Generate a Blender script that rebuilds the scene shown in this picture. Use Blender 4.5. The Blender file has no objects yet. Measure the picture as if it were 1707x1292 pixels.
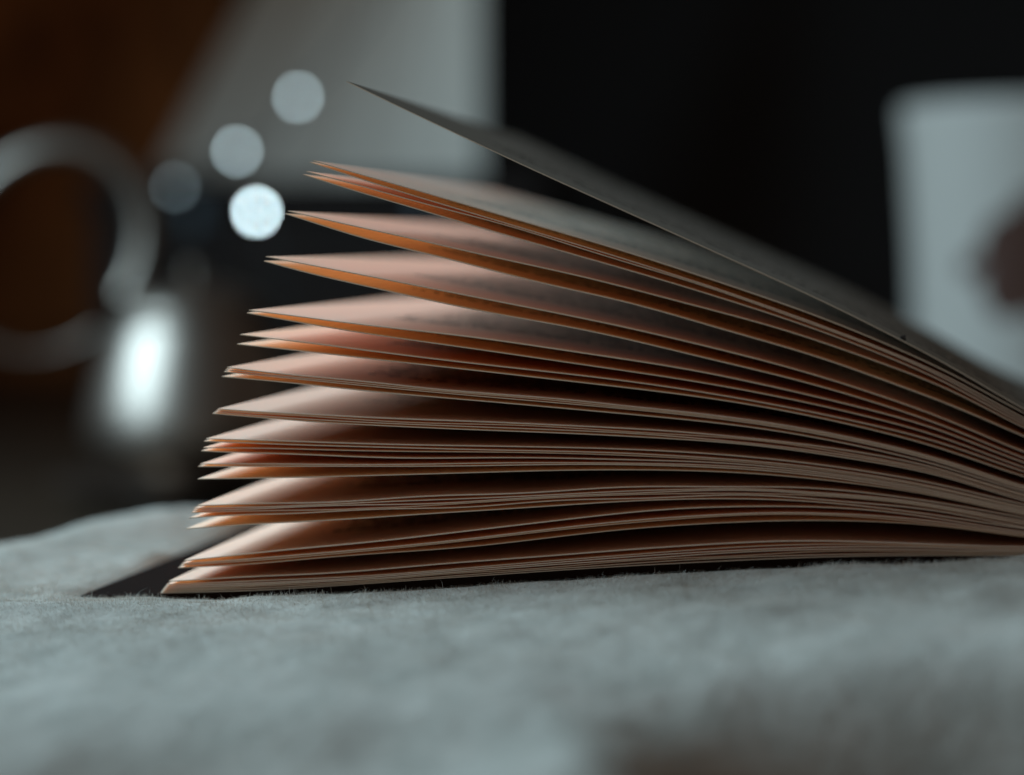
import bpy, bmesh, math, random
import numpy as np
from mathutils import Vector, noise

random.seed(7)
rng = np.random.default_rng(7)
MM = 0.001
scene = bpy.context.scene
col = scene.collection

# ------------------------------------------------------------------ camera
cam_d = bpy.data.cameras.new('camera')
cam = bpy.data.objects.new('camera', cam_d)
col.objects.link(cam)
scene.camera = cam
YAW, PITCH = math.radians(9.855), math.radians(3.434)
cam.location = (0.04869, -0.28029, 0.04777)
cam.rotation_euler = (math.pi / 2 - PITCH, 0, YAW)
cam_d.sensor_width = 36.0
cam_d.lens = 75.92
cam_d.clip_start = 0.01
cam_d.clip_end = 20
cam_d.dof.use_dof = True
cam_d.dof.focus_distance = 0.2865
cam_d.dof.aperture_fstop = 8.2

# ------------------------------------------------------------------ light
world = bpy.data.worlds.new('World')
scene.world = world
world.use_nodes = True
bg = world.node_tree.nodes['Background']
bg.inputs[0].default_value = (1.0, 0.92, 0.83, 1)
bg.inputs[1].default_value = 0.10


def area(name, loc, target, sx, sy, power, colour):
    d = bpy.data.lights.new(name, 'AREA')
    d.shape = 'RECTANGLE'
    d.size, d.size_y = sx, sy
    d.energy = power
    d.color = colour
    o = bpy.data.objects.new(name, d)
    col.objects.link(o)
    o.location = loc
    o.rotation_euler = (Vector(target) - Vector(loc)).to_track_quat('-Z', 'Y').to_euler()
    return o


# one window just beyond the left of the frame gives all the light
area('window_light', (-0.55, 0.12, 0.30), (0.0, 0.10, 0.0), 0.44, 0.30, 12.2, (0.42, 0.742, 1.0))

vs = scene.view_settings
vs.view_transform = 'Standard'
vs.look = 'None'
vs.exposure = 0.0
vs.gamma = 1.0
vs.use_curve_mapping = False
cy = scene.cycles
cy.max_bounces = 16
cy.diffuse_bounces = 14
cy.glossy_bounces = 6
cy.transmission_bounces = 14
cy.sample_clamp_indirect = 6.0
cy.use_adaptive_sampling = True
cy.adaptive_threshold = 0.01
cy.use_denoising = True


# ------------------------------------------------------------------ helpers
def link(o, parent=None):
    col.objects.link(o)
    if parent is not None:
        o.parent = parent
    return o


def tag(o, label=None, category=None, group=None, kind=None):
    for k, v in (('label', label), ('category', category), ('group', group), ('kind', kind)):
        if v:
            o[k] = v
    return o


def empty(name, loc):
    o = bpy.data.objects.new(name, None)
    o.empty_display_size = 0.02
    o.location = loc
    return link(o)


def mesh_obj(name, verts, faces, mat, parent=None, smooth=True, sharp=40):
    me = bpy.data.meshes.new(name)
    me.from_pydata([tuple(map(float, v)) for v in verts], [], faces)
    me.update()
    if smooth:
        me.polygons.foreach_set('use_smooth', [True] * len(me.polygons))
        me.set_sharp_from_angle(angle=math.radians(sharp))
    me.materials.append(mat)
    o = bpy.data.objects.new(name, me)
    return link(o, parent)


def lathe(name, prof, mat, parent=None, seg=64, sharp=50, loc=None):
    """prof: list of (radius, z) in metres, from bottom to top"""
    verts, faces = [], []
    for r, z in prof:
        for k in range(seg):
            a = 2 * math.pi * k / seg
            verts.append((r * math.cos(a), r * math.sin(a), z))
    for i in range(len(prof) - 1):
        for k in range(seg):
            k2 = (k + 1) % seg
            faces.append((i * seg + k, i * seg + k2, (i + 1) * seg + k2, (i + 1) * seg + k))
    faces.append(tuple(reversed(range(seg))))
    n = (len(prof) - 1) * seg
    faces.append(tuple(range(n, n + seg)))
    o = mesh_obj(name, verts, faces, mat, parent, sharp=sharp)
    if loc:
        o.location = loc
    return o


def tube(name, pts, radius, mat, parent=None, seg=12, flat=1.0):
    """swept tube along pts; radius number or list; flat squeezes it across y"""
    pts = [Vector(p) for p in pts]
    n = len(pts)
    rad = radius if isinstance(radius, (list, tuple)) else [radius] * n
    verts, faces = [], []
    up = Vector((0.05, 1, 0.02)).normalized()
    for i, p in enumerate(pts):
        t = (pts[min(i + 1, n - 1)] - pts[max(i - 1, 0)]).normalized()
        a = t.cross(up).normalized()
        b = a.cross(t).normalized()
        for k in range(seg):
            w = 2 * math.pi * k / seg
            verts.append(p + a * math.cos(w) * rad[i] + b * math.sin(w) * rad[i] * flat)
    for i in range(n - 1):
        for k in range(seg):
            k2 = (k + 1) % seg
            faces.append((i * seg + k, i * seg + k2, (i + 1) * seg + k2, (i + 1) * seg + k))
    faces.append(tuple(reversed(range(seg))))
    faces.append(tuple(range((n - 1) * seg, n * seg)))
    return mesh_obj(name, verts, faces, mat, parent, sharp=60)


def box(name, lo, hi, mat, parent=None, bevel=0.0015):
    bm = bmesh.new()
    bmesh.ops.create_cube(bm, size=1)
    for v in bm.verts:
        v.co = Vector((lo[i] + (v.co[i] + .5) * (hi[i] - lo[i]) for i in range(3)))
    bmesh.ops.bevel(bm, geom=bm.edges[:], offset=bevel, segments=2, affect='EDGES', profile=.5)
    me = bpy.data.meshes.new(name)
    bm.to_mesh(me)
    bm.free()
    me.materials.append(mat)
    return link(bpy.data.objects.new(name, me), parent)


def spline(xk, yk, xq):
    """natural cubic spline"""
    xk, yk = np.asarray(xk, float), np.asarray(yk, float)
    n = len(xk)
    h = np.diff(xk)
    A = np.eye(n)
    r = np.zeros(n)
    for i in range(1, n - 1):
        A[i, i - 1], A[i, i], A[i, i + 1] = h[i - 1], 2 * (h[i - 1] + h[i]), h[i]
        r[i] = 6 * ((yk[i + 1] - yk[i]) / h[i] - (yk[i] - yk[i - 1]) / h[i - 1])
    m = np.linalg.solve(A, r)
    j = np.clip(np.searchsorted(xk, xq) - 1, 0, n - 2)
    d = xq - xk[j]
    e = xk[j + 1] - xq
    return (m[j] * e ** 3 + m[j + 1] * d ** 3) / (6 * h[j]) + (yk[j] / h[j] - m[j] * h[j] / 6) * e + \
        (yk[j + 1] / h[j] - m[j + 1] * h[j] / 6) * d


# ------------------------------------------------------------------ materials
class Mat:
    def __init__(self, name):
        self.m = bpy.data.materials.new(name)
        self.m.use_nodes = True
        self.t = self.m.node_tree
        self.t.nodes.clear()
        self.out = self.n('ShaderNodeOutputMaterial')

    def n(self, kind, **kw):
        nd = self.t.nodes.new(kind)
        for k, v in kw.items():
            setattr(nd, k, v)
        return nd

    def set(self, nd, **kw):
        for k, v in kw.items():
            key = int(k[1:]) if k[0] == '_' and k[1:].isdigit() else k.replace('_', ' ')
            if isinstance(v, bpy.types.NodeSocket):
                self.t.links.new(v, nd.inputs[key])
            else:
                nd.inputs[key].default_value = v
        return nd

    def math(self, op, a, b=None, c=None, clamp=False):
        nd = self.n('ShaderNodeMath', operation=op, use_clamp=clamp)
        for i, v in enumerate((a, b, c)):
            if v is None:
                continue
            if isinstance(v, bpy.types.NodeSocket):
                self.t.links.new(v, nd.inputs[i])
            else:
                nd.inputs[i].default_value = v
        return nd.outputs[0]

    def noise(self, vec, scale, detail=3, rough=.55, dist=0.0):
        nd = self.n('ShaderNodeTexNoise')
        self.set(nd, Scale=scale, Detail=detail, Roughness=rough, Distortion=dist)
        if vec is not None:
            self.t.links.new(vec, nd.inputs['Vector'])
        return nd.outputs['Fac']

    def ramp(self, fac, stops):
        nd = self.n('ShaderNodeValToRGB')
        el = nd.color_ramp.elements
        while len(el) < len(stops):
            el.new(.5)
        for e, (p, c) in zip(el, stops):
            e.position = p
            e.color = (c, c, c, 1) if isinstance(c, (int, float)) else (*c, 1)
        self.t.links.new(fac, nd.inputs[0])
        return nd.outputs[0]

    def mix(self, fac, a, b):
        nd = self.n('ShaderNodeMix', data_type='RGBA')
        for key, v in ((0, fac), (6, a), (7, b)):
            if isinstance(v, bpy.types.NodeSocket):
                self.t.links.new(v, nd.inputs[key])
            else:
                nd.inputs[key].default_value = v if key == 0 else (*v, 1)
        return nd.outputs[2]

    def obj(self):
        return self.n('ShaderNodeTexCoord').outputs['Object']

    def surf(self, sh):
        self.t.links.new(sh, self.out.inputs[0])
        return self.m

    def principled(self, bump=None, strength=.2, dist=.001, **kw):
        p = self.n('ShaderNodeBsdfPrincipled')
        for k, v in kw.items():
            key = k.replace('_', ' ')
            if isinstance(v, bpy.types.NodeSocket):
                self.t.links.new(v, p.inputs[key])
            elif isinstance(v, tuple):
                p.inputs[key].default_value = (*v, 1)
            else:
                p.inputs[key].default_value = v
        if bump is not None:
            b = self.n('ShaderNodeBump')
            self.set(b, Strength=strength, Distance=dist, Height=bump)
            self.t.links.new(b.outputs[0], p.inputs['Normal'])
        return self.surf(p.outputs[0])


def paper_material(name, through, shade=1.0):
    M = Mat(name)
    at = M.n('ShaderNodeAttribute', attribute_name='page_uv')
    sep = M.n('ShaderNodeSeparateXYZ')
    M.t.links.new(at.outputs['Vector'], sep.inputs[0])
    u, v = sep.outputs[0], sep.outputs[1]          # mm from the fore-edge, mm from the near edge
    info = M.n('ShaderNodeObjectInfo')
    rnd = info.outputs['Random']
    # printed lines: pitch 4.6 mm, starting some way in from the near edge
    margin = M.math('MULTIPLY_ADD', rnd, 16.0, 13.0)
    row = M.math('DIVIDE', M.math('SUBTRACT', v, margin), 4.6)
    fr = M.math('FRACT', row)
    rid = M.math('FLOOR', row)
    body = M.math('LESS_THAN', fr, .40)
    inside = M.math('MULTIPLY', M.math('GREATER_THAN', row, 0.0), M.math('LESS_THAN', v, 186.0))
    indent = M.math('MULTIPLY', M.math('FRACT', M.math('MULTIPLY', M.math('SINE', M.math('ADD', rid, M.math('MULTIPLY', rnd, 40.0))), 91.7)), 5.0)
    cols = M.math('MULTIPLY', M.math('GREATER_THAN', u, M.math('ADD', indent, 13.0)), M.math('LESS_THAN', u, 128.0))
    cv = M.n('ShaderNodeCombineXYZ')
    M.set(cv, X=u, Y=M.math('MULTIPLY', rid, 7.31), Z=M.math('MULTIPLY', rnd, 50.0))
    glyph = M.math('GREATER_THAN', M.noise(cv.outputs[0], 1.15, 2, .7), .46)
    cv2 = M.n('ShaderNodeCombineXYZ')
    M.set(cv2, X=M.math('MULTIPLY', u, .22), Y=M.math('MULTIPLY', rid, 3.77), Z=M.math('MULTIPLY', rnd, 90.0))
    words = M.math('GREATER_THAN', M.noise(cv2.outputs[0], 1.0, 2, .6), .40)
    ink = M.math('MULTIPLY', M.math('MULTIPLY', M.math('MULTIPLY', body, inside), cols), M.math('MULTIPLY', glyph, words))
    ink = M.math('MULTIPLY', ink, .9)
    # paper tone, fibre mottling
    fib = M.noise(at.outputs['Vector'], .9, 4, .6)
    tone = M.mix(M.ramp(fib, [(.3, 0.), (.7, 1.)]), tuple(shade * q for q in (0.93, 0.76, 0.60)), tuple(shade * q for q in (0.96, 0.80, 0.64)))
    colr = M.mix(ink, tone, (0.045, 0.035, 0.03))
    tr = M.mix(ink, (1.0, 0.71, 0.42), (0.25, 0.10, 0.04))
    bmp = M.n('ShaderNodeBump')
    M.set(bmp, Strength=.12, Distance=.0002, Height=M.noise(at.outputs['Vector'], 2.4, 4, .65))
    d = M.n('ShaderNodeBsdfDiffuse')
    M.set(d, Color=colr, Normal=bmp.outputs[0])
    t = M.n('ShaderNodeBsdfTranslucent')
    M.set(t, Color=tr)
    mx = M.n('ShaderNodeMixShader')
    M.set(mx, _0=through, _1=d.outputs[0], _2=t.outputs[0])
    return M.surf(mx.outputs[0])


def fleece_material(name, strength):
    M = Mat(name)
    o = M.obj()
    n1 = M.noise(o, 55, 4, .6)
    n1 = M.math('MULTIPLY_ADD', M.noise(o, 210, 3, .6), .55, M.math('MULTIPLY', n1, .5))
    c = M.mix(M.ramp(n1, [(.34, 0.), (.70, 1.)]), (0.41, 0.325, 0.255), (0.55, 0.425, 0.335))
    d = M.n('ShaderNodeBsdfDiffuse')
    b = M.n('ShaderNodeBump')
    M.set(b, Strength=strength, Distance=.0012, Height=M.noise(o, 420, 4, .7))
    M.set(d, Color=c, Normal=b.outputs[0])
    t = M.n('ShaderNodeBsdfTranslucent')
    M.set(t, Color=c)
    mx = M.n('ShaderNodeMixShader')
    M.set(mx, _0=.22, _1=d.outputs[0], _2=t.outputs[0])
    return M.surf(mx.outputs[0])


def wood_material(name, dark, light, rough=.45, axis=(1, 14, 14), scale=6):
    M = Mat(name)
    mp = M.n('ShaderNodeMapping')
    mp.inputs['Scale'].default_value = axis
    M.t.links.new(M.obj(), mp.inputs[0])
    n1 = M.noise(mp.outputs[0], scale, 5, .6, .6)
    c = M.mix(M.ramp(n1, [(.32, 0.), (.7, 1.)]), dark, light)
    return M.principled(bump=n1, strength=.15, Base_Color=c, Roughness=rough, Specular_IOR_Level=.15)


def cup_material():
    M = Mat('white_glazed_ceramic')
    o = M.obj()
    n1 = M.noise(o, 160, 3, .6)
    blot = None
    spots = [(-6, -39.5, 75, 9.5), (-10, -38.5, 63, 7.0), (-15.5, -37, 71.5, 3.6), (-22, -33, 70, 3.2), (2, -40, 84, 8.5),
             (8, -39, 70, 10), (14, -37.5, 58, 7), (4, -39.5, 56, 5), (20, -34.5, 80, 6), (-1, -39.5, 44, 2.6), (28, -28, 66, 8)]
    for x, y, z, r in spots:
        d = M.n('ShaderNodeVectorMath', operation='DISTANCE')
        M.t.links.new(o, d.inputs[0])
        d.inputs[1].default_value = (x * MM, y * MM, z * MM)
        k = M.math('SUBTRACT', 1.0, M.math('DIVIDE', d.outputs['Value'], r * 1.45 * MM))
        blot = k if blot is None else M.math('MAXIMUM', blot, k)
    blot = M.math('ADD', blot, M.math('MULTIPLY', M.math('SUBTRACT', n1, .5), .5))
    mask = M.math('MULTIPLY', M.math('GREATER_THAN', blot, 0.0), .96)
    pc = M.mix(n1, (0.030, 0.007, 0.003), (0.060, 0.015, 0.006))
    c = M.mix(mask, (0.37, 0.28, 0.22), pc)
    return M.principled(Base_Color=c, Roughness=.6, Specular_IOR_Level=.08)


PAPER = paper_material('cream_paper', .52)
_m = Mat('paper_cut_edge')
_n = _m.noise(_m.obj(), 2500, 4, .65)
CUT = _m.principled(Base_Color=_m.mix(_n, (0.66, 0.48, 0.345), (0.92, 0.69, 0.51)), Roughness=.95, Specular_IOR_Level=.1)
FLYLEAF_SHADED = paper_material('shaded_flyleaf_paper', .04, .30)  # darker, less translucent page paper: the top face's shade is put into its colour
FLEECE = fleece_material('fleece_cloth', .25)
FIBRE = fleece_material('fleece_fibre', .0)
_m = Mat('dark_cover_board')
_n = _m.noise(_m.obj(), 900, 3, .6)
COVER = _m.principled(bump=_n, strength=.25, dist=.0002, Base_Color=_m.mix(_n, (0.010, 0.0038, 0.002), (0.015, 0.006, 0.003)), Roughness=1.0, Specular_IOR_Level=.02)
_m = Mat('red_brown_cover_edge')
_n = _m.noise(_m.obj(), 700, 3, .6)
COVER_EDGE = _m.principled(Base_Color=_m.mix(_n, (0.060, 0.020, 0.010), (0.11, 0.042, 0.022)), Roughness=.75)
_m = Mat('brushed_pewter')
_n = _m.noise(_m.obj(), 220, 3, .6)
PEWTER = _m.principled(bump=_n, strength=.06, dist=.0004, Base_Color=(0.20, 0.14, 0.105), Metallic=1.0,
                       Roughness=_m.math('MULTIPLY_ADD', _n, .12, .33))
CUP = cup_material()
TABLE = wood_material('dark_table_wood', (0.014, 0.008, 0.005), (0.036, 0.020, 0.011), .38)
WOOD = wood_material('red_brown_cabinet_wood', (0.03, 0.009, 0.003), (0.36, 0.11, 0.027), .85, (2.2, 2.2, .9), 6)
BLACKWOOD = wood_material('black_stained_wood', (0.009, 0.0035, 0.0014), (0.020, 0.008, 0.003), .7, (9, 9, 1), 5)
_m = Mat('dark_wall_paint')
_n = _m.noise(_m.obj(), 40, 4, .6)
WALL = _m.principled(bump=_n, strength=.1, Base_Color=_m.mix(_n, (0.006, 0.0026, 0.0009), (0.009, 0.004, 0.0014)), Roughness=.9)
_m = Mat('pale_curtain_cloth')
_n = _m.noise(_m.obj(), 500, 3, .6)
CURTAIN = _m.principled(bump=_n, strength=.2, dist=.0005, Base_Color=_m.mix(_n, (0.90, 0.71, 0.565), (0.94, 0.76, 0.60)), Roughness=.9)
_m = Mat('crumb_brown')
_n = _m.noise(_m.obj(), 3000, 2, .6)
CRUMB = _m.principled(Base_Color=_m.mix(_n, (0.02, 0.011, 0.007), (0.06, 0.032, 0.018)), Roughness=.8)
_m = Mat('dark_wire_lacquer')
_n = _m.noise(_m.obj(), 400, 2, .6)
WIRE = _m.principled(Base_Color=_m.mix(_n, (0.01, 0.01, 0.009), (0.02, 0.019, 0.017)), Roughness=.5)


def glint_material(name, e):  # emission for the added beads that stand in for metal glints
    M = Mat(name)
    p = M.n('ShaderNodeBsdfPrincipled')
    p.inputs['Base Color'].default_value = (.8, .82, .82, 1)
    p.inputs['Emission Color'].default_value = (0.70, 0.91, 0.97, 1)
    p.inputs['Emission Strength'].default_value = e
    return M.surf(p.outputs[0])


# ------------------------------------------------------------------ setting
T_Z = -0.043
tb = box('table', (-0.95, -0.50, T_Z - 0.03), (0.75, 1.28, T_Z), TABLE)
tag(tb, kind='structure')
wl = box('wall', (-1.9, 1.62, -0.8), (1.5, 1.66, 1.6), WALL, bevel=.002)
tag(wl, kind='structure')

# ------------------------------------------------------------------ book profiles
# near edge of every leaf, top of the fan first: (x, z) in mm, fore-edge tip to spine
LEAVES = [
    ((-22.24,71.19), (-13.07,66.84), (-3.98,62.52), (5.03,58.33), (13.96,54.29), (22.81,50.35), (31.58,46.43), (40.27,42.41), (48.88,38.18), (57.42,33.63), (65.9,28.7), (75.22,24.42), (84.81,21.36), (94.13,18.16)),
    ((-26.98,60.78), (-17.27,58.01), (-7.65,55.26), (1.86,52.52), (11.28,49.73), (20.6,46.87), (29.83,43.87), (38.97,40.65), (48.03,37.08), (57,33), (65.91,28.19), (75.22,24.15), (84.81,21.13), (94.13,17.97)),
    ((-27.39,60.58), (-17.64,57.41), (-7.98,54.53), (1.58,51.71), (11.04,48.85), (20.41,45.91), (29.68,42.88), (38.87,39.7), (47.96,36.27), (56.97,32.34), (65.92,27.53), (75.23,23.57), (84.82,20.75), (94.13,17.79)),
    ((-27.9,59.35), (-18.08,56.76), (-8.37,54.15), (1.25,51.47), (10.76,48.67), (20.18,45.77), (29.5,42.74), (38.73,39.54), (47.87,36.05), (56.93,32.07), (65.92,27.25), (75.23,23.32), (84.82,20.53), (94.13,17.6)),
    ((-28.31,58.95), (-18.45,55.89), (-8.69,53.07), (0.97,50.36), (10.53,47.67), (19.99,44.92), (29.35,42.05), (38.62,38.98), (47.8,35.57), (56.9,31.62), (65.93,26.83), (75.23,22.97), (84.82,20.26), (94.13,17.42)),
    ((-30.41,54.1), (-20.31,51.85), (-10.32,49.69), (-0.43,47.53), (9.34,45.31), (19.01,42.99), (28.58,40.5), (38.06,37.76), (47.43,34.64), (56.72,30.93), (65.93,26.35), (75.24,22.68), (84.82,20.02), (94.13,17.23)),
    ((-30.75,53.74), (-20.61,50.66), (-10.58,48.12), (-0.66,45.77), (9.16,43.44), (18.87,41.01), (28.47,38.43), (37.98,35.65), (47.39,32.61), (56.71,29.18), (65.95,25.13), (75.25,21.89), (84.83,19.52), (94.13,17.05)),
    ((-33.53,48.01), (-23.07,46.08), (-12.73,44.14), (-2.51,42.22), (7.59,40.26), (17.58,38.21), (27.46,35.96), (37.24,33.42), (46.91,30.5), (56.49,27.12), (65.98,23.24), (75.27,20.41), (84.84,18.68), (94.13,16.86)),
    ((-33.78,47.41), (-23.3,44.77), (-12.93,42.61), (-2.68,40.66), (7.45,38.73), (17.47,36.7), (27.38,34.51), (37.18,32.09), (46.88,29.37), (56.48,26.23), (65.99,22.5), (75.27,19.85), (84.84,18.3), (94.13,16.68)),
    ((-35.92,40.8), (-25.18,39.56), (-14.57,38.37), (-4.09,37.14), (6.26,35.84), (16.5,34.38), (26.61,32.71), (36.61,30.75), (46.51,28.39), (56.3,25.49), (65.99,21.91), (75.28,19.43), (84.84,18), (94.13,16.49)),
    ((-36.26,40.44), (-25.48,38.66), (-14.84,37.09), (-4.32,35.66), (6.07,34.31), (16.34,32.93), (26.49,31.42), (36.53,29.64), (46.46,27.45), (56.28,24.7), (66,21.22), (75.28,18.87), (84.85,17.62), (94.13,16.31)),
    ((-37.2,37.52), (-26.32,36.24), (-15.57,35.05), (-4.94,33.92), (5.55,32.79), (15.91,31.6), (26.16,30.24), (36.28,28.6), (46.3,26.56), (56.2,23.97), (66.01,20.67), (75.29,18.48), (84.85,17.33), (94.13,16.12)),
    ((-37.63,36.23), (-26.7,35.21), (-15.9,34.06), (-5.23,32.95), (5.31,31.91), (15.72,30.85), (26.01,29.62), (36.17,28.05), (46.23,25.98), (56.17,23.34), (66.02,20.12), (75.29,18.03), (84.85,17.01), (94.13,15.94)),
    ((-39.08,33.06), (-27.98,31.97), (-17.02,31.01), (-6.19,30.17), (4.5,29.37), (15.06,28.52), (25.49,27.47), (35.8,26.11), (45.98,24.3), (56.06,21.91), (66.04,18.85), (75.31,17.04), (84.86,16.42), (94.13,15.75)),
    ((-39.3,32.77), (-28.17,31.71), (-17.19,30.79), (-6.34,29.97), (4.38,29.19), (14.96,28.34), (25.41,27.3), (35.74,25.94), (45.95,24.13), (56.05,21.74), (66.04,18.69), (75.31,16.87), (84.86,16.24), (94.13,15.57)),
    ((-39.51,32.49), (-28.36,31.46), (-17.35,30.57), (-6.48,29.78), (4.26,29.01), (14.86,28.17), (25.33,27.14), (35.68,25.77), (45.91,23.96), (56.03,21.57), (66.04,18.52), (75.31,16.71), (84.86,16.07), (94.13,15.38)),
    ((-39.81,31.83), (-28.62,30.95), (-17.58,29.97), (-6.68,29.08), (4.09,28.29), (14.72,27.52), (25.23,26.59), (35.6,25.33), (45.86,23.56), (56.01,21.18), (66.05,18.17), (75.31,16.41), (84.86,15.83), (94.13,15.2)),
    ((-40.39,27.44), (-29.14,26.88), (-18.02,26.51), (-7.05,26.23), (3.78,25.94), (14.47,25.56), (25.03,24.99), (35.46,24.11), (45.77,22.76), (55.96,20.75), (66.05,17.78), (75.32,16.08), (84.86,15.57), (94.13,15.01)),
    ((-40.65,27.23), (-29.36,26.6), (-18.22,26.18), (-7.22,25.88), (3.64,25.6), (14.36,25.24), (24.94,24.69), (35.4,23.82), (45.73,22.47), (55.94,20.45), (66.05,17.55), (75.32,15.88), (84.86,15.38), (94.13,14.83)),
    ((-40.9,27.02), (-29.59,26.32), (-18.42,25.85), (-7.39,25.52), (3.49,25.25), (14.24,24.92), (24.85,24.39), (35.33,23.53), (45.69,22.18), (55.93,20.16), (66.06,17.31), (75.32,15.68), (84.86,15.18), (94.13,14.64)),
    ((-41.16,26.82), (-29.82,26.05), (-18.62,25.52), (-7.56,25.17), (3.35,24.9), (14.12,24.59), (24.76,24.09), (35.26,23.24), (45.64,21.88), (55.91,19.87), (66.06,17.08), (75.32,15.48), (84.87,14.99), (94.13,14.46)),
    ((-42.12,23.35), (-30.66,23.24), (-19.35,23.06), (-8.19,22.94), (2.82,22.88), (13.69,22.77), (24.42,22.46), (35.02,21.77), (45.49,20.58), (55.84,18.81), (66.07,16.51), (75.33,15.19), (84.87,14.75), (94.13,14.27)),
    ((-42.42,23.02), (-30.93,22.77), (-19.58,22.59), (-8.39,22.49), (2.65,22.43), (13.55,22.29), (24.31,21.94), (34.94,21.24), (45.44,20.07), (55.81,18.38), (66.07,16.14), (75.33,14.88), (84.87,14.5), (94.13,14.09)),
    ((-42.55,22.12), (-31.04,22.17), (-19.69,22.14), (-8.48,22.12), (2.58,22.1), (13.49,22.01), (24.27,21.7), (34.91,21.03), (45.42,19.88), (55.81,18.19), (66.08,15.94), (75.33,14.68), (84.87,14.31), (94.13,13.9)),
    ((-42.81,21.7), (-31.27,21.41), (-19.89,21.27), (-8.65,21.3), (2.44,21.42), (13.38,21.49), (24.18,21.32), (34.84,20.73), (45.37,19.6), (55.79,17.89), (66.08,15.68), (75.34,14.44), (84.87,14.1), (94.13,13.72)),
    ((-43,19.9), (-31.43,20.09), (-20.02,20.25), (-8.77,20.49), (2.34,20.79), (13.3,20.99), (24.12,20.94), (34.8,20.44), (45.35,19.37), (55.77,17.71), (66.08,15.54), (75.34,14.32), (84.87,13.94), (94.13,13.53)),
    ((-43.25,19.57), (-31.66,19.79), (-20.22,19.98), (-8.94,20.24), (2.2,20.55), (13.18,20.76), (24.02,20.7), (34.73,20.21), (45.3,19.16), (55.75,17.52), (66.08,15.39), (75.34,14.18), (84.87,13.78), (94.13,13.35)),
    ((-43.35,17.85), (-31.74,18.25), (-20.29,18.7), (-9,19.22), (2.15,19.72), (13.14,20.07), (24,20.12), (34.71,19.73), (45.29,18.8), (55.75,17.27), (66.09,15.2), (75.34,14.01), (84.87,13.6), (94.13,13.16)),
    ((-43.47,14.21), (-31.84,14.76), (-20.37,15.4), (-9.06,16.14), (2.1,16.91), (13.11,17.6), (23.97,18.07), (34.7,18.16), (45.29,17.7), (55.75,16.58), (66.09,14.71), (75.35,13.66), (84.88,13.33), (94.13,12.98)),
    ((-43.98,13.83), (-32.3,14.39), (-20.77,14.98), (-9.4,15.67), (1.81,16.44), (12.87,17.14), (23.79,17.63), (34.56,17.71), (45.2,17.26), (55.71,16.15), (66.1,14.4), (75.35,13.42), (84.88,13.12), (94.13,12.79)),
    ((-44.16,13.54), (-32.45,14.07), (-20.91,14.64), (-9.52,15.34), (1.71,16.14), (12.8,16.9), (23.73,17.42), (34.52,17.52), (45.17,17.04), (55.7,15.92), (66.1,14.21), (75.35,13.24), (84.88,12.94), (94.13,12.61)),
    ((-44.33,13.25), (-32.6,13.76), (-21.04,14.3), (-9.63,15.01), (1.62,15.85), (12.72,16.65), (23.67,17.21), (34.47,17.32), (45.14,16.83), (55.68,15.69), (66.1,14.01), (75.35,13.07), (84.88,12.76), (94.13,12.42)),
    ((-44.59,12.51), (-32.83,13.39), (-21.24,13.98), (-9.8,14.63), (1.47,15.42), (12.6,16.22), (23.57,16.8), (34.4,16.94), (45.1,16.46), (55.67,15.32), (66.11,13.72), (75.35,12.83), (84.88,12.54), (94.13,12.24)),
    ((-45.07,11.02), (-33.26,12.06), (-21.61,12.91), (-10.12,13.83), (1.21,14.84), (12.38,15.77), (23.4,16.41), (34.28,16.54), (45.02,16.02), (55.63,14.89), (66.11,13.42), (75.36,12.59), (84.88,12.33), (94.13,12.05)),
    ((-45.33,6.66), (-33.47,8.15), (-21.79,9.5), (-10.27,10.98), (1.09,12.56), (12.29,14.06), (23.33,15.2), (34.23,15.72), (44.99,15.48), (55.62,14.5), (66.12,13.06), (75.36,12.28), (84.88,12.08), (94.13,11.87)),
    ((-45.67,6.24), (-33.78,7.36), (-22.06,8.56), (-10.5,9.96), (0.9,11.48), (12.13,12.96), (23.21,14.14), (34.14,14.81), (44.93,14.79), (55.59,14.06), (66.12,12.75), (75.36,12.05), (84.89,11.88), (94.13,11.68)),
    ((-45.89,5.99), (-33.97,7.12), (-22.23,8.32), (-10.64,9.72), (0.77,11.25), (12.03,12.73), (23.13,13.92), (34.08,14.59), (44.9,14.58), (55.57,13.85), (66.12,12.55), (75.37,11.85), (84.89,11.68), (94.13,11.5)),
    ((-46.23,5.65), (-34.28,6.64), (-22.49,7.73), (-10.87,9), (0.58,10.4), (11.87,11.78), (23.01,12.97), (34,13.78), (44.84,14.02), (55.55,13.56), (66.13,12.33), (75.37,11.67), (84.89,11.5), (94.13,11.31)),
    ((-47.57,3.76), (-35.47,4.66), (-23.53,5.66), (-11.77,6.79), (-0.17,7.99), (11.26,9.16), (22.54,10.19), (33.66,10.94), (44.63,11.31), (55.46,11.23), (66.15,10.73), (75.38,10.6), (84.89,10.86), (94.13,11.13)),
    ((-47.92,3.3), (-35.77,4.08), (-23.8,4.93), (-12,5.98), (-0.36,7.19), (11.11,8.45), (22.42,9.6), (33.57,10.47), (44.57,10.94), (55.43,10.97), (66.15,10.65), (75.38,10.58), (84.9,10.76), (94.13,10.94)),
    ((-48.1,3.06), (-35.94,3.82), (-23.94,4.69), (-12.12,5.75), (-0.47,6.94), (11.02,8.16), (22.35,9.27), (33.52,10.13), (44.54,10.62), (55.42,10.73), (66.15,10.52), (75.38,10.48), (84.9,10.62), (94.13,10.76)),
    ((-48.28,2.82), (-36.1,3.57), (-24.08,4.46), (-12.24,5.51), (-0.57,6.69), (10.94,7.88), (22.29,8.95), (33.48,9.79), (44.51,10.31), (55.4,10.48), (66.15,10.38), (75.39,10.38), (84.9,10.47), (94.13,10.57)),
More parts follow.
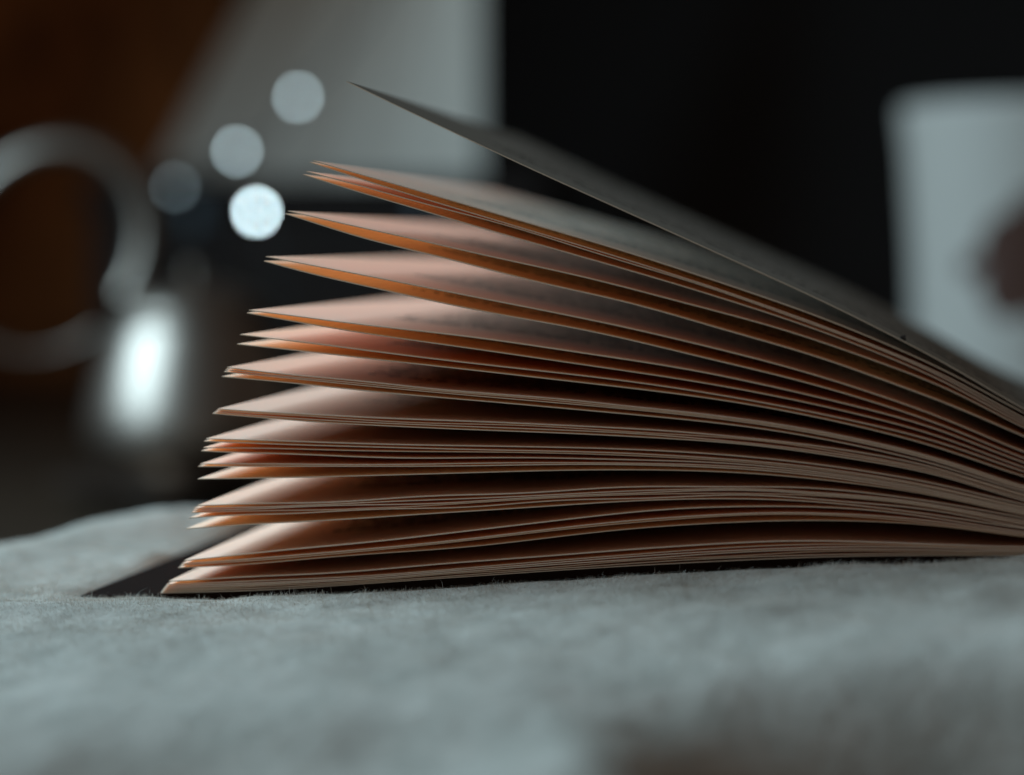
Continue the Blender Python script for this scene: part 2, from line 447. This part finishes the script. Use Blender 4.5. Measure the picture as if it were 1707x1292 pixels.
    ((-48.47,2.58), (-36.26,3.31), (-24.22,4.22), (-12.36,5.28), (-0.67,6.44), (10.86,7.59), (22.22,8.62), (33.43,9.44), (44.48,9.99), (55.39,10.24), (66.16,10.25), (75.39,10.28), (84.9,10.33), (94.13,10.39)),
    ((-48.65,2.35), (-36.42,3.06), (-24.37,3.98), (-12.48,5.05), (-0.77,6.19), (10.77,7.3), (22.16,8.3), (33.38,9.1), (44.45,9.67), (55.38,9.99), (66.16,10.12), (75.39,10.18), (84.9,10.19), (94.13,10.2)),
    ((-48.83,2.12), (-36.58,2.8), (-24.51,3.74), (-12.6,4.82), (-0.87,5.94), (10.69,7.02), (22.09,7.97), (33.34,8.76), (44.43,9.35), (55.36,9.75), (66.16,9.98), (75.39,10.08), (84.9,10.05), (94.13,10.02)),
]
BOOK_H = 136.0
LEAF_T = 0.13
SPINE_X = 94.13
COVER_TOP = [(-60.2, 1.4), (-48.8, 1.86), (-36.6, 2.55), (-24.5, 3.48), (-12.6, 4.56), (-.9, 5.68), (10.7, 6.76), (22, 7.7),
             (33.3, 8.49), (44.4, 9.08), (55.4, 9.48), (66, 9.70), (80, 9.75), (100, 9.75)]
CT = np.array(COVER_TOP)
COVER_T = 0.95


def cover_top(x):
    return spline(CT[:, 0], CT[:, 1], np.clip(x, -60.2, 100))


# ------------------------------------------------------------------ blanket
FRONT = np.array([(-400, -1.5), (-110, 0.2), (-72, .75), (-46, 1.7), (-29, 2.55), (-17.4, 3.3), (-4.3, 4.35), (11.7, 5.85), (27.5, 7.2), (43, 8.35),
                  (54.4, 9.0), (66.2, 10.1), (95, 11.2), (160, 10), (400, 4)])


def vnoise(x, y, s, seed):
    """cheap smooth value noise on arrays"""
    r = np.random.default_rng(seed).random((64, 64))
    xs, ys = x / s + 1000.3, y / s + 1000.7
    xi, yi = np.floor(xs).astype(int), np.floor(ys).astype(int)
    fx, fy = xs - xi, ys - yi
    fx, fy = fx * fx * (3 - 2 * fx), fy * fy * (3 - 2 * fy)
    a, b = r[xi % 64, yi % 64], r[(xi + 1) % 64, yi % 64]
    c, d = r[xi % 64, (yi + 1) % 64], r[(xi + 1) % 64, (yi + 1) % 64]
    return (a * (1 - fx) + b * fx) * (1 - fy) + (c * (1 - fx) + d * fx) * fy - .5


def sstep(a, b, x):
    t = np.clip((x - a) / (b - a), 0, 1)
    return t * t * (3 - 2 * t)


def gauss(x, y, cx, cy_, sx, sy, rot=0.0):
    c, s = math.cos(rot), math.sin(rot)
    dx, dy = x - cx, y - cy_
    return np.exp(-((dx * c + dy * s) / sx) ** 2 - ((-dx * s + dy * c) / sy) ** 2)


def blanket_z(x, y):
    front = np.interp(x, FRONT[:, 0], FRONT[:, 1])
    under = cover_top(x) - COVER_T - 0.35
    inside = sstep(-64, -58, x) * sstep(-2.5, 1.5, y) * (1 - sstep(98, 104, x)) * (1 - sstep(BOOK_H + 2, BOOK_H + 8, y))
    lump = .9 * vnoise(x, y, 12, 1) + .45 * vnoise(x, y, 5.5, 2) + .3 * vnoise(x, y, 2.8, 3)
    roll = 3.0 * vnoise(x, y, 38, 4)
    out = front + lump * (1 - .45 * sstep(-25, -60, y))
    # towards the camera the cloth sinks into shallow folds
    near = sstep(-12, -60, y)
    out = out + near * (roll - 1.2)
    out = out - 5.0 * gauss(x, y, 62, -66, 46, 13, -.12) + 2.5 * gauss(x, y, 20, -92, 40, 14, .1)
    out = out - 9.0 * gauss(x, y, -19, -97, 12, 16, .3) - 2.5 * gauss(x, y, 4, -76, 15, 12, .4)
    out = out - 32.0 * sstep(18, 60, x + .25 * (y + 80)) * sstep(-50, -84, y)
    out = out - 15.0 * sstep(-62, -108, y)
    out = out + 1.8 * gauss(x, y, -70, -14, 16, 9, 0)
    # behind, left of the book: a crest, a fold along the cover and a larger hump
    out = out + 1.2 * gauss(x, y, -95, 34, 40, 14, 0) + 3.8 * gauss(x, y, -76, 74, 12, 24, -.3)
    z = out * (1 - inside) + np.minimum(under + .12 * lump, under + .2) * inside
    edge = 40 + 8 * vnoise(x, y * 0, 30, 5) + 55 * np.exp(-((x + 72) / 13) ** 2) + sstep(-72, -40, x) * 140
    drop = sstep(0, 38, y - edge) * (1 - inside)
    z = z * (1 - drop) + (T_Z * 1000 + 1.0) * drop
    return z


def make_blanket():
    root = empty('blanket', (0, 0, T_Z))
    tag(root, 'pale grey fleece blanket bunched on the table under the fanned book', 'blanket')
    xs = np.concatenate([np.arange(-330, -130, 4.), np.arange(-130, 130, 1.25), np.arange(130, 331, 4.)])
    ys = np.concatenate([np.arange(-330, -130, 4.), np.arange(-130, 100, 1.25), np.arange(100, 300, 3.)])
    X, Y = np.meshgrid(xs, ys)
    Z = blanket_z(X, Y)
    nx, ny = len(xs), len(ys)
    V = np.stack([X, Y, Z], -1).reshape(-1, 3) * MM
    V[:, 2] -= T_Z
    idx = np.arange(nx * ny).reshape(ny, nx)
    F = np.stack([idx[:-1, :-1], idx[:-1, 1:], idx[1:, 1:], idx[1:, :-1]], -1).reshape(-1, 4)
    # skirt down to the table so that the cloth is a body, not a film
    b0 = len(V)
    ring = np.concatenate([idx[0, :], idx[1:, -1], idx[-1, -2::-1], idx[-2:0:-1, 0]])
    W = V[ring].copy()
    W[:, 2] = 0.0006
    V = np.concatenate([V, W])
    n = len(ring)
    k = np.arange(n)
    S = np.stack([ring[(k + 1) % n], ring[k], b0 + k, b0 + (k + 1) % n], -1)
    F = np.concatenate([F, S])
    o = mesh_obj('cloth', V, F.tolist(), FLEECE, root, sharp=180)

    # nap: short leaning fibres, denser where the lens is sharp
    def spread(n, x0, x1, y0, y1):
        x = rng.uniform(x0, x1, n)
        y = rng.uniform(y0, y1, n)
        keep = ~((x > -61.5) & (x < 99) & (y > -.6) & (y < BOOK_H + 3))
        return x[keep], y[keep]
    parts = [spread(120000, -135, 135, -150, 60), spread(30000, -110, -55, 0, 70)]
    xd, yd = rng.uniform(-115, 100, 190000), rng.normal(-12, 24, 190000)
    keep = ~((xd > -61.5) & (xd < 99) & (yd > -.6)) & (yd < 70)
    parts.append((xd[keep], yd[keep]))
    x = np.concatenate([p[0] for p in parts])
    y = np.concatenate([p[1] for p in parts])
    n = len(x)
    z = blanket_z(x, y)
    ang = -1.2 + 6.28 * .5 * vnoise(x, y, 9, 11) + 6.28 * .35 * vnoise(x, y, 3.0, 12) + rng.normal(0, .8, n)
    lean = np.clip(.7 + .5 * vnoise(x, y, 5, 13) + rng.normal(0, .3, n), 0.05, 1.4)
    ln = np.clip(rng.normal(.62, .26, n), .2, 1.6) * (1 + .5 * vnoise(x, y, 6, 14))
    ln = np.where(rng.random(n) < .02, ln * 2.2, ln)
    near_book = (y > -4) & (y < 1.5) & (x > -58)
    ln = np.where(near_book, ln * .9, ln)
    dx, dy = np.cos(ang) * np.sin(lean), np.sin(ang) * np.sin(lean)
    dz = np.cos(lean)
    wx, wy = -np.sin(ang + rng.normal(0, .8, n)), np.cos(ang)
    wd = rng.uniform(.014, .030, n)
    base = np.stack([x, y, z - .15], -1)
    d1 = np.stack([dx * .7, dy * .7, dz], -1)
    d2 = np.stack([dx * 1.3, dy * 1.3, dz * .55], -1)
    side = np.stack([wx, wy, np.zeros(n)], -1) * wd[:, None]
    mid = base + d1 * (ln * .55)[:, None]
    tip = mid + d2 * (ln * .5)[:, None]
    # no fibre reaches into the book
    for q in (mid, tip):
        bad = (q[:, 0] > -61) & (q[:, 0] < 99) & (q[:, 1] > -.15)
        q[bad, 1] = np.where(y[bad] < 1, -.2 - rng.random(bad.sum()) * .8, q[bad, 1])
        q[bad, 0] = np.where(y[bad] >= 1, -61.2, q[bad, 0])
    V = np.stack([base - side, base + side, mid + side * .8, mid - side * .8, tip], 1).reshape(-1, 3) * MM
    V[:, 2] -= T_Z
    b = np.arange(n) * 5
    quads = np.stack([b, b + 1, b + 2, b + 3], -1)
    tris = np.stack([b + 3, b + 2, b + 4], -1)
    me = bpy.data.meshes.new('nap')
    me.vertices.add(len(V))
    me.vertices.foreach_set('co', V.astype(np.float32).ravel())
    me.loops.add(n * 7)
    me.loops.foreach_set('vertex_index', np.concatenate([quads.ravel(), tris.ravel()]).astype(np.int32))
    me.polygons.add(2 * n)
    me.polygons.foreach_set('loop_start', np.concatenate([np.arange(n) * 4, n * 4 + np.arange(n) * 3]).astype(np.int32))
    me.polygons.foreach_set('use_smooth', np.ones(2 * n, bool))
    me.update()
    me.validate()
    me.materials.append(FIBRE)
    tag(link(bpy.data.objects.new('nap', me), root), kind='stuff')


make_blanket()


# ------------------------------------------------------------------ book


def make_book():
    root = empty('book', (0, 0, 0.0009))
    tag(root, 'open book lying on the blanket, its cream pages fanned out above a dark cover', 'book')
    oz = root.location.z

    def sheet(name, x, z, thick, y0, y1, mat, uv=False, ny=6, warp=0.0):
        """solid sheet: its top follows (x, z) and it runs from y0 to y1 (mm)"""
        n = len(x)
        tx, tz = np.gradient(x), np.gradient(z)
        L = np.hypot(tx, tz)
        nxn, nzn = tz / L, -tx / L                       # downward normal
        s = np.concatenate([[0], np.cumsum(np.hypot(np.diff(x), np.diff(z)))])
        verts, uvs = [], []
        for lay in (0, 1):
            for j in range(ny):
                yy = y0 + (y1 - y0) * j / (ny - 1)
                wz = warp * math.sin(math.pi * .9 * j / (ny - 1)) * np.clip(1 - s / 120, 0, 1)
                for i in range(n):
                    verts.append(((x[i] + lay * thick * nxn[i]) * MM, yy * MM, (z[i] + wz[i] + lay * thick * nzn[i]) * MM - oz))
                    uvs.append((s[i], yy, 0))
        f = []
        o = ny * n
        for j in range(ny - 1):
            for i in range(n - 1):
                a = j * n + i
                f.append((a, a + 1, a + n + 1, a + n))
                f.append((o + a, o + a + n, o + a + n + 1, o + a + 1))
        for i in range(n - 1):
            f.append((i, o + i, o + i + 1, i + 1))
            a = (ny - 1) * n + i
            f.append((a, a + 1, o + a + 1, o + a))
        for j in range(ny - 1):
            a = j * n
            f.append((a, a + n, o + a + n, o + a))
            a = j * n + n - 1
            f.append((a, o + a, o + a + n, a + n))
        ob = mesh_obj(name, verts, f, mat, root)
        if uv:
            ob.data.materials.append(CUT)
            faces_flat = 2 * (ny - 1) * (n - 1)
            ob.data.polygons.foreach_set('material_index', [0] * faces_flat + [1] * (len(f) - faces_flat))
        if uv:
            at = ob.data.attributes.new('page_uv', 'FLOAT_VECTOR', 'POINT')
            at.data.foreach_set('vector', np.array(uvs, np.float32).ravel())
        return ob

    # lower cover, spine and the cover board turned out flat on the far side of the spine
    cx = np.linspace(-60.2, 95, 60)
    cv = sheet('back_cover', cx, cover_top(cx), COVER_T, -.15, BOOK_H + 2, COVER)
    cv.data.materials.append(COVER_EDGE)
    for p in cv.data.polygons:                            # worn red-brown rim of the board along the fore-edge
        if p.normal.x < -.9:
            p.material_index = 1
    sp_top = LEAVES[0][-1][1] + 1.0
    a = np.linspace(0, 1, 16)
    sx = 95.2 + 1.6 * np.sin(a * math.pi)
    sz = (9.0 + (sp_top - 9.0) * a)
    sheet('spine', sx, sz, 1.0, -.15, BOOK_H + 2, COVER)
    fx = np.linspace(98.5, 250, 40)
    fz = 11.2 + (sp_top - 11.2) * np.exp(-((fx - 98.5) / 16))
    sheet('front_cover', fx, fz, COVER_T, -.15, BOOK_H + 2, COVER)

    prev = None
    made = []
    for k in range(len(LEAVES) - 1, -1, -1):              # from the cover upward
        kn = np.array(LEAVES[k])
        t = np.linspace(0, 1, 72) ** .9
        x = kn[0, 0] + (kn[-1, 0] - kn[0, 0]) * t
        z = spline(kn[:, 0], kn[:, 1], x)
        s_ = (x - x[0]) / 100                             # handling leaves every leaf slightly wavy
        for _ in range(3):
            z = z + rng.normal(0, .035) * np.sin(s_ * rng.uniform(8, 26) + rng.uniform(0, 6.28)) * np.clip(s_ * 8, 0, 1)
        if prev is None:
            z = np.maximum(z, cover_top(x) + LEAF_T * 1.2)
        else:
            px, pz = prev
            slope = np.gradient(z, x)
            low = np.interp(x, px, pz) + LEAF_T * 1.40 * np.sqrt(1 + slope ** 2)
            z = np.where(x >= px[0] - .5, np.maximum(z, low), z)
        prev = (x, z)
        made.append((x, z))
    for i, (x, z) in enumerate(reversed(made)):
        y0 = rng.normal(.06, .07)
        pg = sheet('page', x, z, LEAF_T, y0, BOOK_H + rng.normal(0, .2), FLYLEAF_SHADED if i == 0 else PAPER, uv=True)
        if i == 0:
            pg['label'] = 'topmost page, shade toned into its paper, standing apart from the rest of the fan'
    return made


LEAF_CURVES = make_book()

# a crumb on the topmost page
tx, tz = LEAF_CURVES[-1]
cxm = 50.8
czm = float(np.interp(cxm, tx, tz))
bm = bmesh.new()
bmesh.ops.create_icosphere(bm, subdivisions=2, radius=.42 * MM)
for v in bm.verts:
    v.co *= 1 + .8 * noise.noise(v.co * 3500)
    v.co.z *= .8
me = bpy.data.meshes.new('crumb')
bm.to_mesh(me)
bm.free()
me.materials.append(CRUMB)
cr = link(bpy.data.objects.new('crumb', me))
cr.location = (cxm * MM, 1.2 * MM, (czm + .33) * MM)
tag(cr, 'tiny dark brown crumb on the topmost page of the book', 'crumb')


# ------------------------------------------------------------------ milk jug
def make_jug():
    base = Vector((-0.203, 0.484, T_Z))
    root = empty('milk_jug', base + Vector((0, 0, 2.4 * MM)))
    tag(root, 'small dark metal jug with a lid and a looped handle standing behind the book', 'jug')
    p = [(19, 8), (20, 9.5), (29, 12), (36, 16.5), (39.4, 22), (40, 27), (39, 33), (37.4, 40), (35.4, 47), (33.2, 54), (30.8, 61), (28.4, 66), (27.6, 66.6),
         (26.6, 66.2), (29, 60), (31.4, 53), (33.6, 46), (35.6, 39), (37.2, 32), (37.6, 26), (34, 19), (22, 15), (5, 14)]
    lathe('body', [(r * MM, z * MM) for r, z in p], PEWTER, root, 80, 60)
    lathe('foot', [(r * MM, z * MM) for r, z in [(24, 0), (26.5, .6), (27, 2.4), (24, 5), (19.5, 7.6), (18.6, 8.6)]], PEWTER, root, 64, 40)
    pts, rad = [], []
    for i in range(41):                                   # ear handle, rising above the rim
        a = math.radians(-26 + 336 * i / 40)
        pts.append(((-53 + 35 * math.cos(a) + 7 * math.sin(a)) * MM, 0, (91 + 38 * math.sin(a)) * MM))
        rad.append((5.0 - 3.8 * (i / 40) ** 1.3) * MM)
    tube('handle', pts, rad, PEWTER, root, 14, 1.7)
    lathe('lid', [(r * MM, z * MM) for r, z in [(27.4, 66.8), (28.2, 67.2), (27.6, 68.6), (24.6, 72.4), (19, 76), (12, 78.4), (5.6, 79.4), (3.2, 80.4), (3, 83),
                                               (3.6, 84), (3.4, 85), (2.4, 85.8)]], PEWTER, root, 64, 60)
    root.rotation_euler.z = math.radians(12)
    sc_ = lathe('saucer', [(a * MM, b * MM) for a, b in [(26, 0), (30, .5), (44, 4.6), (52, 8.2), (52.5, 8.9), (51.8, 9.2), (43, 6.0), (30, 2.4), (5, 2.1)]],
                PEWTER, None, 80, 60)
    sc_.location = base
    tag(sc_, 'shallow dark metal saucer under the small jug', 'saucer')


make_jug()


# ------------------------------------------------------------------ cup
def make_cup():
    root = empty('vase', (0.1095, 0.634, T_Z))
    tag(root, 'white ceramic vase with a dark brown flower print', 'vase')
    root.scale = (1.38, 1.38, 1.25)
    prof = [(30, 0), (33.5, .8), (34.6, 3), (35.2, 12), (36.0, 40), (37.4, 75), (39.2, 105), (40.6, 118), (41.0, 121), (40.4, 122.3), (39.2, 122.2), (38.4, 119),
            (36.6, 104), (34.4, 70), (33, 20), (30, 8), (8, 7)]
    lathe('body', [(r * MM, z * MM) for r, z in prof], CUP, root, 96, 50)
    pts = []
    for i in range(25):
        a = math.radians(-78 + 156 * i / 24)
        pts.append(((36 + 25 * math.cos(a)) * MM, 0, (64 + 30 * math.sin(a)) * MM))
    tube('handle', pts, 4.2 * MM, CUP, root, 14, 1.4)


make_cup()


# ------------------------------------------------------------------ glowing beads added in place of glints on the jug
def make_glints():
    root = empty('glint_beads', (-0.29, 0.83, T_Z))
    tag(root, 'four added glowing beads on a wire, standing in for glints on the jug', 'glint stand-in')
    L0 = root.location
    spots = [((-261.6, 840.3, 133.2), 1.9, 9), ((-293.4, 833.1, 104.5), 1.9, 10), ((-325.6, 826.3, 85.4), 1.9, 1.7), ((-282.7, 833.0, 72.3), 2.1, 36)]
    wire = [(-200, 850, 215), (-232, 846, 165), spots[0][0], (-276, 837, 112), spots[1][0], (-312, 829, 96), spots[2][0], (-318, 828, 74), (-298, 830, 68), spots[3][0],
            (-274, 834, 40), (-268, 838, 8), (-266, 842, -20.5)]
    P = [Vector(w) * MM - L0 for w in wire]
    dense = []
    for i in range(len(P) - 1):
        a, b, c, d = P[max(i - 1, 0)], P[i], P[i + 1], P[min(i + 2, len(P) - 1)]
        for k in range(6):
            t = k / 6
            dense.append(.5 * ((2 * b) + (c - a) * t + (2 * a - 5 * b + 4 * c - d) * t * t + (3 * b - a - 3 * c + d) * t ** 3))
    dense.append(P[-1])
    tube('wire', [p + Vector((0, .0016, .0016)) for p in dense], .8 * MM, WIRE, root, 8)
    for i, (p, r, e) in enumerate(spots):
        b = lathe('glint_bead', [(r * MM * math.sin(math.pi * max(k, .3) / 12), -r * MM * math.cos(math.pi * max(k, .3) / 12) * 1.15) for k in range(12)] + [(r * .12 * MM, r * 1.12 * MM)],
                  glint_material('glint_glow', e), root, 20, 80)
        b.location = Vector(p) * MM - L0


make_glints()


# ------------------------------------------------------------------ behind: curtain, chest, cabinet
def make_curtain():
    root = empty('curtain', (-0.29, 1.10, T_Z))
    tag(root, 'pale grey curtain drawn to one side in the dim background', 'curtain')
    nz, nu = 40, 120
    verts, faces = [], []
    for lay in (0, 1):
        for j in range(nz + 1):
            w = j / nz
            z = 0.139 + .51 * w
            left = -.120 + .095 * min(max((z - .10) / .17, 0), 1.6)      # tied-back outline leans to the right upward
            right = .078
            for i in range(nu + 1):
                u = i / nu
                x = left + (right - left) * u
                y = .0007 * math.sin(u * 30 + .6 * math.sin(w * 3)) + .0004 * math.sin(u * 71) + lay * .0018 - .13 * (1 - u) ** 2.2
                verts.append((x, y, z))
    n = nu + 1
    o = (nz + 1) * n
    for j in range(nz):
        for i in range(nu):
            a = j * n + i
            faces.append((a, a + 1, a + n + 1, a + n))
            faces.append((o + a, o + a + n, o + a + n + 1, o + a + 1))
    for j in range(nz):
        a, b = j * n, j * n + nu
        faces.append((a, a + n, o + a + n, o + a))
        faces.append((b, o + b, o + b + n, b + n))
    for i in range(nu):
        faces.append((i, o + i, o + i + 1, i + 1))
        a = nz * n + i
        faces.append((a, a + 1, o + a + 1, o + a))
    mesh_obj('cloth', verts, faces, CURTAIN, root, sharp=70)
    tube('rail', [(-.30, .002, .645), (.15, .002, .645)], .007, BLACKWOOD, root, 12)
    for k in range(9):
        x = -.025 + k * .0132
        tube('ring', [(x, .002 + .0095 * math.cos(t * math.pi / 8), .645 + .0095 * math.sin(t * math.pi / 8)) for t in range(17)], .0012, WIRE, root, 6)


make_curtain()

ch = empty('chest', (-0.215, 1.00, T_Z))
tag(ch, 'low black wooden chest with a lid, in front of the pale curtain', 'chest')
box('body', (-.205, -.05, 0), (.066, .05, .118), BLACKWOOD, ch, .002)
box('lid', (-.209, -.054, .1185), (.070, .054, .137), BLACKWOOD, ch, .003)
for sx_ in (-.14, .0):
    box('latch', (sx_ - .005, -.0575, .108), (sx_ + .005, -.0542, .126), WIRE, ch, .0008)

cb = empty('cabinet', (-0.60, 1.42, T_Z - 0.75))
tag(cb, 'red brown wooden cabinet with framed doors against the dark wall', 'cabinet')
box('carcass', (-.42, -.10, 0), (.22, .17, 1.60), WOOD, cb, .003)
for k in (0, 1):
    x0 = -.41 + k * .315
    d = empty('door', (0, 0, 0))
    bpy.data.objects.remove(d)
    dr = box('door', (x0, -.122, .03), (x0 + .305, -.1005, 1.56), WOOD, cb, .003)
    for z0, z1 in ((.08, .72), (.78, 1.51)):
        box('panel', (x0 + .05, -.130, z0), (x0 + .255, -.1225, z1), WOOD, dr, .004)
